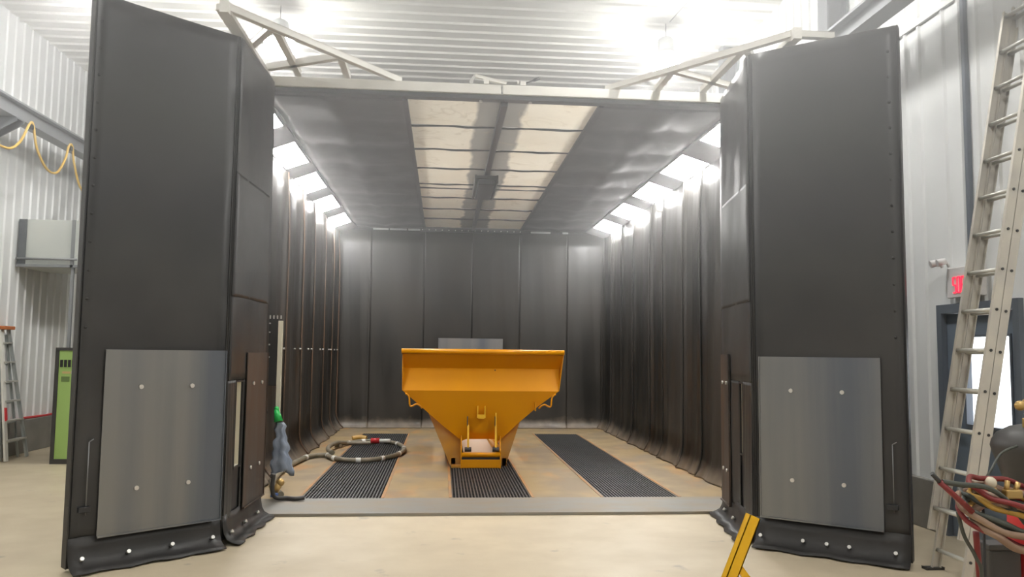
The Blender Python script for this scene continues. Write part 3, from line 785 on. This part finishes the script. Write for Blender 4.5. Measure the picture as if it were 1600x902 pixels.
# ------------------------------------------------------------------ blast hose on the floor
bh = thing('blast_hose', 'olive grey taped hose coiled on the floor over the left grate', 'hose', (-1.18, 12.6, BF))
cz = BF + .040
def ell(a, dr=0.0, dz=0.0): return (-1.18 + (.60 + dr) * math.cos(a), 12.72 + (1.22 + dr * 2) * math.sin(a), cz + dz)
coil = [ell(math.radians(d_), 0, .0) for d_ in range(200, 500, 12)] + [ell(math.radians(d_), -.05, .05) for d_ in range(512, 586, 12)]
lead = [(-1.69, 7.9 + .9, cz), (-1.95, 9.6, cz), (-2.02, 10.6, cz), (-1.98, 11.4, cz), (-1.9, 11.95, cz)]
inner = [ell(math.radians(200), -.06, .07), ell(math.radians(170), -.12, .08), ell(math.radians(140), -.16, .08), (-1.45, 13.55, cz + .04), (-1.30, 13.75, cz + .02)]
path = smooth_path(lead + coil[1:], 3)
hose = MB().tube(path, .034, 10).build('hose', 'hose_grey', bh)
MB().tube(smooth_path([ell(math.radians(150), -.10, .0), (-1.72, 13.4, cz), (-1.5, 13.62, cz), (-1.2, 13.62, cz), (-1.05, 13.55, cz + .03)], 5), .03, 10).build('hose_tail', 'hose_grey', bh)
ks = [6, 11, 16, 21, 30, 38, 46, 54, 62, 70, 78, 84]
for k in ks:
    if k + 1 < len(path):
        a, b = path[k], path[k + 1]; dd = (b - a).normalized() * .035
        MB().cyl(a - dd, a + dd, .038, n=12).build('tape_band', 'white_tape', bh)
MB().tube(smooth_path([(-1.52, 13.98, cz + .03), (-1.40, 14.0, cz + .05), (-1.28, 13.98, cz + .03)], 5), .05, 10).build('nozzle_holder', 'hose_ochre', bh)
MB().cyl((-1.16, 13.55, cz + .05), (-1.02, 13.52, cz + .05), .045, n=12).build('red_coupling', 'red', bh)
MB().cyl((-1.02, 13.52, cz + .05), (-.84, 13.5, cz + .05), .034, n=12).build('nozzle', 'white_tape', bh)
tag(MB().tube(smooth_path([(-1.72, 8.55, .32), (-1.735, 8.57, .18), (-1.71, 8.6, .075), (-1.60, 8.66, .055), (-1.5, 8.62, .055), (-1.42, 8.65, .06)], 6), .022, 8).build('air_line', 'charcoal'), 'thin black air line curling onto the sill beside the left door leaf', 'hose')

# white post, green cap, hanging cloth at the left jamb
t = thing('switch_post', 'cream strip post with a bolted black rubber guard beside the left jamb', 'post', (-1.9, 9.3, .85))
MB().box(-1.86, -1.81, 9.2, 9.24, .86, 1.93, .004).build('post', 'creamstrip', t)
MB().box(-1.96, -1.86, 9.21, 9.23, 1.2, 1.97, .003).build('rubber_guard', 'rubber', t)
for z in (1.9, 1.8, 1.66, 1.52):
    MB().cyl((-1.95, 9.205, z), (-1.95, 9.19, z), .009, n=8).build('bolt', 'zinc', t)
for k in range(4): MB().box(-1.955 + k * .04, -1.945 + k * .04, 9.19, 9.21, 1.95, 1.99).build('guard_clip', 'zinc', t)
MB().bar((-1.96, 9.28, .9), (-2.19, 9.28, .9), .03, .03).bar((-1.84, 9.26, 1.5), (-2.19, 9.26, 1.5), .03, .03).build('wall_bracket', 'frame_black', t)
tag(MB().cyl((-1.83, 9.12, .94), (-1.80, 9.10, .81), .026, .05, n=14).ball((-1.83, 9.12, .95), .027).build('spray_cap', 'green_plastic'), 'bright green cap hanging on the cream strip post', 'cap')
cloth = []
random.seed(3)
for j in range(15):
    v_ = j / 14; z = .80 - v_ * .56
    w = .035 + .085 * v_ + .008 * math.sin(j * 1.3); cxx = -1.79 + .04 * v_ + .012 * math.sin(j * 2.1)
    row = []
    for i in range(25):
        a = 2 * PI * i / 24
        r_ = w * (1 + .22 * math.sin(a * 5 + v_ * 2.2) + .10 * math.sin(a * 3 + j * .5))
        row.append((cxx + r_ * math.cos(a), 9.12 + r_ * .55 * math.sin(a), z - .03 * math.sin(a * 2 + 1) * v_))
    cloth.append(row)
tag(MB().sheet(cloth).build('hanging_cloth', 'cloth', solid=.004), 'crumpled blue-grey cloth hanging beside the left door leaf below the green cap', 'cloth')
t = thing('hose_coupling', 'dull metal hose coupling with blue collar on the sill by the left leaf', 'coupling', (-1.72, 8.66, BF))
MB().cyl((-1.735, 8.70, .10), (-1.69, 8.70, .20), .035, n=12).ball((-1.68, 8.70, .21), .042).build('coupling_body', 'brass', t)
MB().cyl((-1.74, 8.70, .06), (-1.735, 8.70, .11), .04, n=12).build('collar', nmat('blue_collar', (.03, .08, .25), .5), t)

# ------------------------------------------------------------------ yellow square tube stand in the foreground
t = thing('tube_stand', 'yellow square steel tube stand at the bottom edge before the right door leaf', 'stand', (1.35, 3.6, 0))
A = V((1.426, 3.6, .868)); B = V((1.075, 3.6, .03)); w = .052; th = .005
d = (A - B).normalized(); sx = V((0, 1, 0)); up = sx.cross(d)
mb = MB()
for o_, ww, hh in ((up * (w / 2 - th / 2), w, th), (up * -(w / 2 - th / 2), w, th)):
    mb.bar(B + o_, A + o_, ww, hh, up=up)
for o_ in (sx * (w / 2 - th / 2), sx * -(w / 2 - th / 2)):
    mb.bar(B + o_, A + o_, th, w, up=up)
mb.build('leaning_tube', 'yellow_tube', t)
MB().bar(B + (A - B) * .74 + V((.012, 0, 0)), (1.80, 3.6, .05), .03, .03, bev=.003).build('brace', 'yellow_tube', t)
MB().bar((1.0, 3.6, .026), (1.9, 3.6, .026), .052, .052, bev=.004).build('base_tube', 'yellow_tube', t)
for x in (1.05, 1.85): MB().bar((x, 3.3, .026), (x, 3.574, .026), .052, .052, bev=.004).bar((x, 3.626, .026), (x, 3.9, .026), .052, .052, bev=.004).build('foot', 'yellow_tube', t)

# ------------------------------------------------------------------ extension ladder leaning on the right wall
t = thing('extension_ladder', 'tall aluminium extension ladder leaning against the right wall', 'ladder', (3.75, 5.7, 0))
SL = .189; dl = V((SL, 0, 1)).normalized(); pn = V((-dl.z, 0, dl.x))      # pn points away from the wall
Lh = 4.5
def lp(y, s, off): return V((3.705, y, .015)) + dl * s + pn * off
for off, lo, hi in ((-.036, .0, 4.50), (.036, .28, 4.44)):
    for y, s in ((5.88, 1), (5.50, -1)):
        # channel rail: web plus two flanges pointing inwards
        mb = MB().bar(lp(y, lo, off), lp(y, hi, off), .004, .066, up=pn)
        mb.bar(lp(y - s * .012, lo, off + .031), lp(y - s * .012, hi, off + .031), .026, .005, up=pn)
        mb.bar(lp(y - s * .012, lo, off - .031), lp(y - s * .012, hi, off - .031), .026, .005, up=pn)
        mb.build('rail', 'alu', t)
    for k in range(15):
        s = .138 + .305 * k
        if s < lo + .05 or s > hi: continue
        mb = MB().cyl(lp(5.874, s, off), lp(5.506, s, off), .016, n=10)
        rg = mb.build('rung', 'alu_rung', t)
        MB().cyl(lp(5.4985, s, off), lp(5.492, s, off), .011, n=8).build('rivet', 'dark_metal', rg)
for y in (5.88, 5.50):
    MB().bar(lp(y, -.015, -.036) + V((-.08, 0, .012)), lp(y, -.015, -.036) + V((.06, 0, .012)), .06, .024, bev=.004).build('foot_pad', 'charcoal', t)

# folded step ladder leaning on the left wall
t = thing('step_ladder', 'grey folded step ladder with orange top leaning against the left wall', 'ladder', (-6.1, 11.9, 0))
q = lambda y, s, dx=0: V((-6.03 - .26 * s + dx, y, 1.84 * s + .01))
nb, nt_ = 11.80, 11.98; fb, ft = 12.36, 12.16
MB().bar(q(nb, 0), q(nt_, 1), .028, .075, up=(0, 1, 0)).build('front_rail', 'white_steel', t)
MB().bar(q(fb, 0), q(ft, 1), .028, .06, up=(0, 1, 0)).build('front_rail', 'galv', t)
MB().bar(q(nb + .05, 0, -.10), q(nt_ + .02, .96, -.03), .022, .04, up=(0, 1, 0)).build('rear_rail', 'galv', t)
MB().bar(q(fb - .05, 0, -.10), q(ft - .02, .96, -.03), .022, .04, up=(0, 1, 0)).build('rear_rail', 'galv', t)
for k in range(6):
    s = (k + 1) / 6.7; ya = nb + (nt_ - nb) * s; yb = fb + (ft - fb) * s
    MB().bar(q(ya, s), q(yb, s), .075, .022, up=(0, 0, 1)).build('step', 'alu_rung', t)
    if k < 5: MB().bar(q(ya, s - .02, -.08), q(yb, s - .02, -.08), .02, .02).build('rear_bar', 'galv', t)
MB().box(-6.36, -6.22, 11.93, 12.21, 1.85, 1.90, .008).build('top_cap', 'orange', t)
MB().bar(q(nb + .055, .30, .02), q(nb + .075, .40, .02), .012, .05, up=(0, 1, 0)).build('warning_sticker', 'red', t)
tag(MB().tube([(WL + .05, y, .515 + .004 * math.sin(y * 5)) for y in [11.9 + .15 * k for k in range(16)]], .02, 8).build('red_hose', 'red'), 'red hose lying along the top of the left wall curb', 'hose')

# green compressor cabinet
t = thing('compressor_cabinet', 'lime green machine cabinet in a black frame beside the left door leaf', 'cabinet', (-4.85, 12.0, 0))
cx0, cx1, cy0, cy1, ch = -5.36, -4.36, 11.60, 12.4, 1.60
MB().box(cx0 + .05, cx1 - .05, cy0 + .012, cy1, .07, ch - .04).build('panel', 'green', t)
mb = MB()
for x in (cx0, cx1 - .05): mb.box(x, x + .05, cy0, cy1, 0, ch)
mb.box(cx0 + .05, cx1 - .05, cy0, cy1, ch - .04, ch).box(cx0 + .05, cx1 - .05, cy0, cy1, 0.0, .07)
mb.build('frame', 'charcoal', t)
first = MB().box(-.018, .018, -.006, .006, 0, .10).build('vent_slot', 'pit', t, local=True)
first.location = (cx0 + .085 + 4.85, cy0 + .008 - 12.0, 1.33)
for k in range(1, 16): copy_part(first, (cx0 + .085 + .052 * k + 4.85, cy0 + .008 - 12.0, 1.33), t)
MB().box(cx0 + .10, cx0 + .21, cy0 + .006, cy0 + .013, 1.24, 1.27).build('cream_label', 'label_cream', t)
MB().box(cx0 + .22, cx0 + .32, cy0 + .006, cy0 + .013, 1.235, 1.28).build('grey_label', 'label_grey', t)
MB().box(cx0 + .09, cx0 + .20, cy0 + .006, cy0 + .013, 1.13, 1.20).build('badge', 'badge', t)

# galvanised duct on the left wall
t = thing('duct_box', 'pale galvanised sheet duct box mounted high beside the left column', 'duct', (-5.9, 12.9, 2.8))
MB().box(-6.37, -5.50, 12.45, 13.5, 2.80, 3.52, .006).build('duct_body', 'duct', t)
MB().box(-6.37, -6.26, 12.43, 12.449, 2.80, 3.52).build('dark_flange', 'column', t)
MB().cyl((-6.37, 12.40, 2.92), (-5.50, 12.40, 2.92), .018, n=8).build('pipe', 'runway', t)
MB().box(-5.60, -5.56, 12.41, 12.449, 2.80, 3.52).build('upright_bar', 'runway', t)
MB().box(-6.37, -5.50, 12.41, 12.449, 2.80, 2.84).build('lower_angle', 'runway', t)
MB().box(-5.60, -5.56, 12.45, 12.49, 0, 2.80).build('support_leg', 'runway', t)

# ------------------------------------------------------------------ exit sign (lit letters) with lamp heads, right wall
def letters(word, mat, h, pitch, stroke):
    G = {'S': [(0, 1, 1, 1), (0, .5, 0, 1), (0, .5, 1, .5), (1, 0, 1, .5), (0, 0, 1, 0)],
         'O': [(0, 0, 0, 1), (1, 0, 1, 1), (0, 0, 1, 0), (0, 1, 1, 1)],
         'R': [(0, 0, 0, 1), (0, 1, 1, 1), (1, .5, 1, 1), (0, .5, 1, .5), (.3, .5, 1, 0)],
         'T': [(0, 1, 1, 1), (.5, 0, .5, 1)], 'I': [(.5, 0, .5, 1)],
         'E': [(0, 0, 0, 1), (0, 0, 1, 0), (0, .5, .8, .5), (0, 1, 1, 1)]}
    return [(i, G[c]) for i, c in enumerate(word)]
sg = thing('exit_sign', 'white exit sign box with lit red lettering above the right wall door', 'sign', (WR - .05, 6.7, 2.2))
MB().box(WR - .075, WR - .024, 6.34, 6.80, 2.13, 2.40, .006).build('sign_box', 'white_plastic', sg)
for i, segs in letters('SORTIE', None, .15, .07, .012):
    mb = MB(); y_s = 6.71 - i * .058; wl = .036; hl = .135; z0 = 2.175
    for (a, b, c, d_) in segs:
        mb.bar((WR - .079, y_s - a * wl, z0 + b * hl), (WR - .079, y_s - c * wl, z0 + d_ * hl), .009, .006, up=(1, 0, 0))
    mb.build('letter', 'sign_red', sg)
for y in (6.90, 6.80): MB().cyl((WR - .08, y, 2.47), (WR - .15, y + .02, 2.45), .028, .036, n=12).cyl((WR - .05, y, 2.42), (WR - .08, y, 2.47), .012, n=8).build('lamp_head', 'white_plastic', sg)

# ------------------------------------------------------------------ gas cylinder, box and hoses at the right edge
gx, gy = 3.19, 4.0
t = thing('gas_cylinder', 'red gas cylinder with a flared dark top and brass valve at the right edge', 'cylinder', (gx, gy, 0))
MB().lathe((gx, gy, 0), [(.18, .02), (.195, .04), (.195, .90), (.19, .93)]).build('body', 'red', t)
MB().lathe((gx, gy, 0), [(.185, .905), (.20, .94), (.255, 1.10), (.262, 1.13), (.255, 1.16), (.23, 1.20), (.17, 1.235), (.10, 1.25)]).build('flared_top', 'charcoal', t)
vx, vy = 3.04, 3.92
MB().cyl((gx - .10, gy - .06, 1.22), (vx + .02, vy, 1.30), .02, n=10).cyl((vx + .02, vy, 1.29), (vx + .03, vy, 1.36), .02, n=10).box(vx - .03, vx + .03, vy - .025, vy + .025, 1.24, 1.29, .005).build('valve', 'brass', t)
MB().ball((vx - .055, vy, 1.355), .026).cyl((vx - .05, vy, 1.355), (vx + .03, vy, 1.36), .02, n=12).ball((vx - .01, vy, 1.365), .03).build('regulator_knob', 'brass', t)
MB().cyl((vx + .06, vy - .02, 1.31), (vx + .06, vy - .045, 1.31), .035, n=16).build('gauge', 'knob_cream', t)
tag(MB().box(2.80, 2.97, 3.93, 4.03, 0, .62, .01).box(2.79, 2.98, 3.92, 4.04, .62, .65, .006).build('storage_bin', 'charcoal'), 'dark narrow bin standing below the hose bundle at the right edge', 'bin')
hoses = [('hose_brown', .016, .37, .105, .79, 0, 'brown outermost hose of the tangled bundle at the right edge'),
         ('hose_red', .013, .30, .06, .885, .02, 'dark red upper hose of the tangled bundle at the right edge'),
         ('hose_green', .014, .34, .085, .80, .03, 'dark green hose in the middle of the tangled bundle at the right edge'),
         ('hose_brown', .018, .30, .10, .715, -.02, 'thick brown lowest hose of the tangled bundle at the right edge'),
         ('hose_ochre', .014, .28, .05, .83, .06, 'ochre yellow hose inside the tangled bundle at the right edge'),
         ('hose_green', .016, .33, .07, .765, .05, 'dark thick hose under the ochre one in the bundle at the right edge'),
         ('hose_brown', .015, .24, .04, .86, .08, 'short brown inner hose of the bundle at the right edge'),
         ('hose_green', .012, .32, .05, .84, .09, 'thin dark inner hose of the bundle, just below the red one'),
         ('hose_red', .012, .36, .11, .75, .04, 'thin red hose hanging low beside the thick brown one in the bundle')]
HK = .905
for i, (mt_, r_, rx, rz, zc, dy, lab) in enumerate(hoses):
    pts = []
    for k in range(20):
        a = 2 * PI * k / 20
        x4 = 3.02 + rx * math.cos(a); z4 = zc + rz * math.sin(a) - .06 * math.cos(a) + .008 * math.sin(k * 2.3 + i * 2)
        pts.append((x4 * HK, 3.56 + .12 * math.sin(a) + dy * .6 + .008 * math.sin(k * 1.7 + i), 1.6 - (1.6 - z4) * HK))
    o = MB().tube(smooth_path(pts, 3, closed=True), r_, 8, closed=True).build('hose_loop', mt_)
    tag(o, lab, 'hose', 'tangled hoses at the right edge')
def k4(x, z, y=3.5): return (x * y / 4, y, 1.6 - (1.6 - z) * y / 4)
tw = thing('torch_wand', 'dark red torch wand sticking out of the hose bundle toward the ladder', 'torch', k4(2.6, .9))
MB().cyl(k4(2.545, .998), k4(2.585, .955), .011, n=8).build('tip', 'dark_metal', tw)
MB().cyl(k4(2.585, .955), k4(2.76, .80), .013, n=10).build('handle', 'hose_red', tw)
tag(MB().tube(smooth_path([k4(2.60, .955), k4(2.70, .94), k4(2.84, .925), k4(2.95, .86), k4(3.05, .74)], 6), .012, 8).build('cable', 'hose_green'), 'dark cable arching over the hose bundle at the right edge', 'cable')
tag(MB().tube(smooth_path([k4(2.80, .92, 3.8), k4(2.86, 1.0, 3.8), k4(2.93, 1.10, 3.85), (2.945, 3.90, 1.15)], 6), .006, 8).build('thin_cable', 'hose_green'), 'thin dark cord rising from the hose bundle to the gas cylinder top', 'cord')
tag(MB().tube(smooth_path([k4(2.68, .80, 3.6), k4(2.71, .68, 3.6), k4(2.77, .57, 3.6), k4(2.80, .45, 3.6), (2.45, 3.55, .15), (2.5, 3.5, .02)], 6), .009, 8).build('drooping_hose', 'hose_green'), 'thin green hose drooping from the bundle to the floor', 'hose')
tag(MB().tube(smooth_path([k4(2.775, .70, 3.65), k4(2.785, .5, 3.65), (2.56, 3.65, .15), (2.57, 3.65, .02)], 6), .014, 8).build('red_strap', 'hose_red'), 'red hose hanging straight down beside the dark bin', 'hose')
kn = thing('valve_block', 'brass valve block with a cream ball knob on top of the hose bundle', 'valve', k4(2.9, .85, 3.66))
def kb(mb, x0, x1, z0, z1, y=3.66):
    a_ = k4(x0, z0, y); b_ = k4(x1, z1, y); return mb.box(a_[0], b_[0], y - .03, y + .03, a_[2], b_[2], .006)
MB().ball(k4(2.865, .95, 3.66), .028).build('ball_knob', 'knob_cream', kn)
mb = MB().cyl(k4(2.87, .93, 3.66), k4(2.92, .86, 3.66), .014, n=10); kb(mb, 2.80, 2.90, .85, .895); kb(mb, 2.93, 3.02, .87, .915); kb(mb, 2.74, 2.80, .83, .87)
mb.cyl(k4(2.95, .90, 3.66), k4(2.96, .96, 3.66), .012, n=8).cyl(k4(3.0, .90, 3.66), k4(3.02, .95, 3.66), .012, n=8)
mb.build('block_body', 'brass', kn)
MB().cyl(k4(2.79, .93, 3.66), k4(2.83, .90, 3.66), .02, n=10).build('red_cap', 'red', kn)
MB().cyl((2.60, 3.69, .0), (2.60, 3.69, .94), .007, n=8).build('stand_rod', 'dark_metal', kn)

# ------------------------------------------------------------------ thin haze volume added to imitate lens glare
hz = bpy.data.materials.new('glare_haze_volume'); hz.use_nodes = True
nt = hz.node_tree; nt.nodes.remove(nt.nodes['Principled BSDF'])
vs = nt.nodes.new('ShaderNodeVolumeScatter');  vs.inputs['Anisotropy'].default_value = 0.55
vs.inputs['Color'].default_value = (1, 1, 1, 1)
g_ = nt.nodes.new('ShaderNodeNewGeometry'); sp_ = nt.nodes.new('ShaderNodeSeparateXYZ'); nt.links.new(g_.outputs['Position'], sp_.inputs[0])
mr_ = nt.nodes.new('ShaderNodeMapRange'); mr_.interpolation_type = 'SMOOTHSTEP'
for i_, v_ in ((1, 1.5), (2, 4.8), (3, HAZE[0]), (4, HAZE[1])): mr_.inputs[i_].default_value = v_
nt.links.new(sp_.outputs[2], mr_.inputs[0]); 
my_ = nt.nodes.new('ShaderNodeMapRange')
for i_, v_ in ((1, 5.5), (2, 8.5), (3, 2.4), (4, 0.55)): my_.inputs[i_].default_value = v_
nt.links.new(sp_.outputs[1], my_.inputs[0])
mul_ = nt.nodes.new('ShaderNodeMath'); mul_.operation = 'MULTIPLY'
nt.links.new(mr_.outputs[0], mul_.inputs[0]); nt.links.new(my_.outputs[0], mul_.inputs[1]); nt.links.new(mul_.outputs[0], vs.inputs['Density'])
nt.links.new(vs.outputs[0], nt.nodes['Material Output'].inputs['Volume'])
o = MB().box(WL - .1, WR + .15, YF - .1, YB + .1, -.05, ZC + .1).build('glare_haze', hz)
tag(o, 'faint added haze imitating lens glare in the hall and booth', 'haze', kind='stuff')
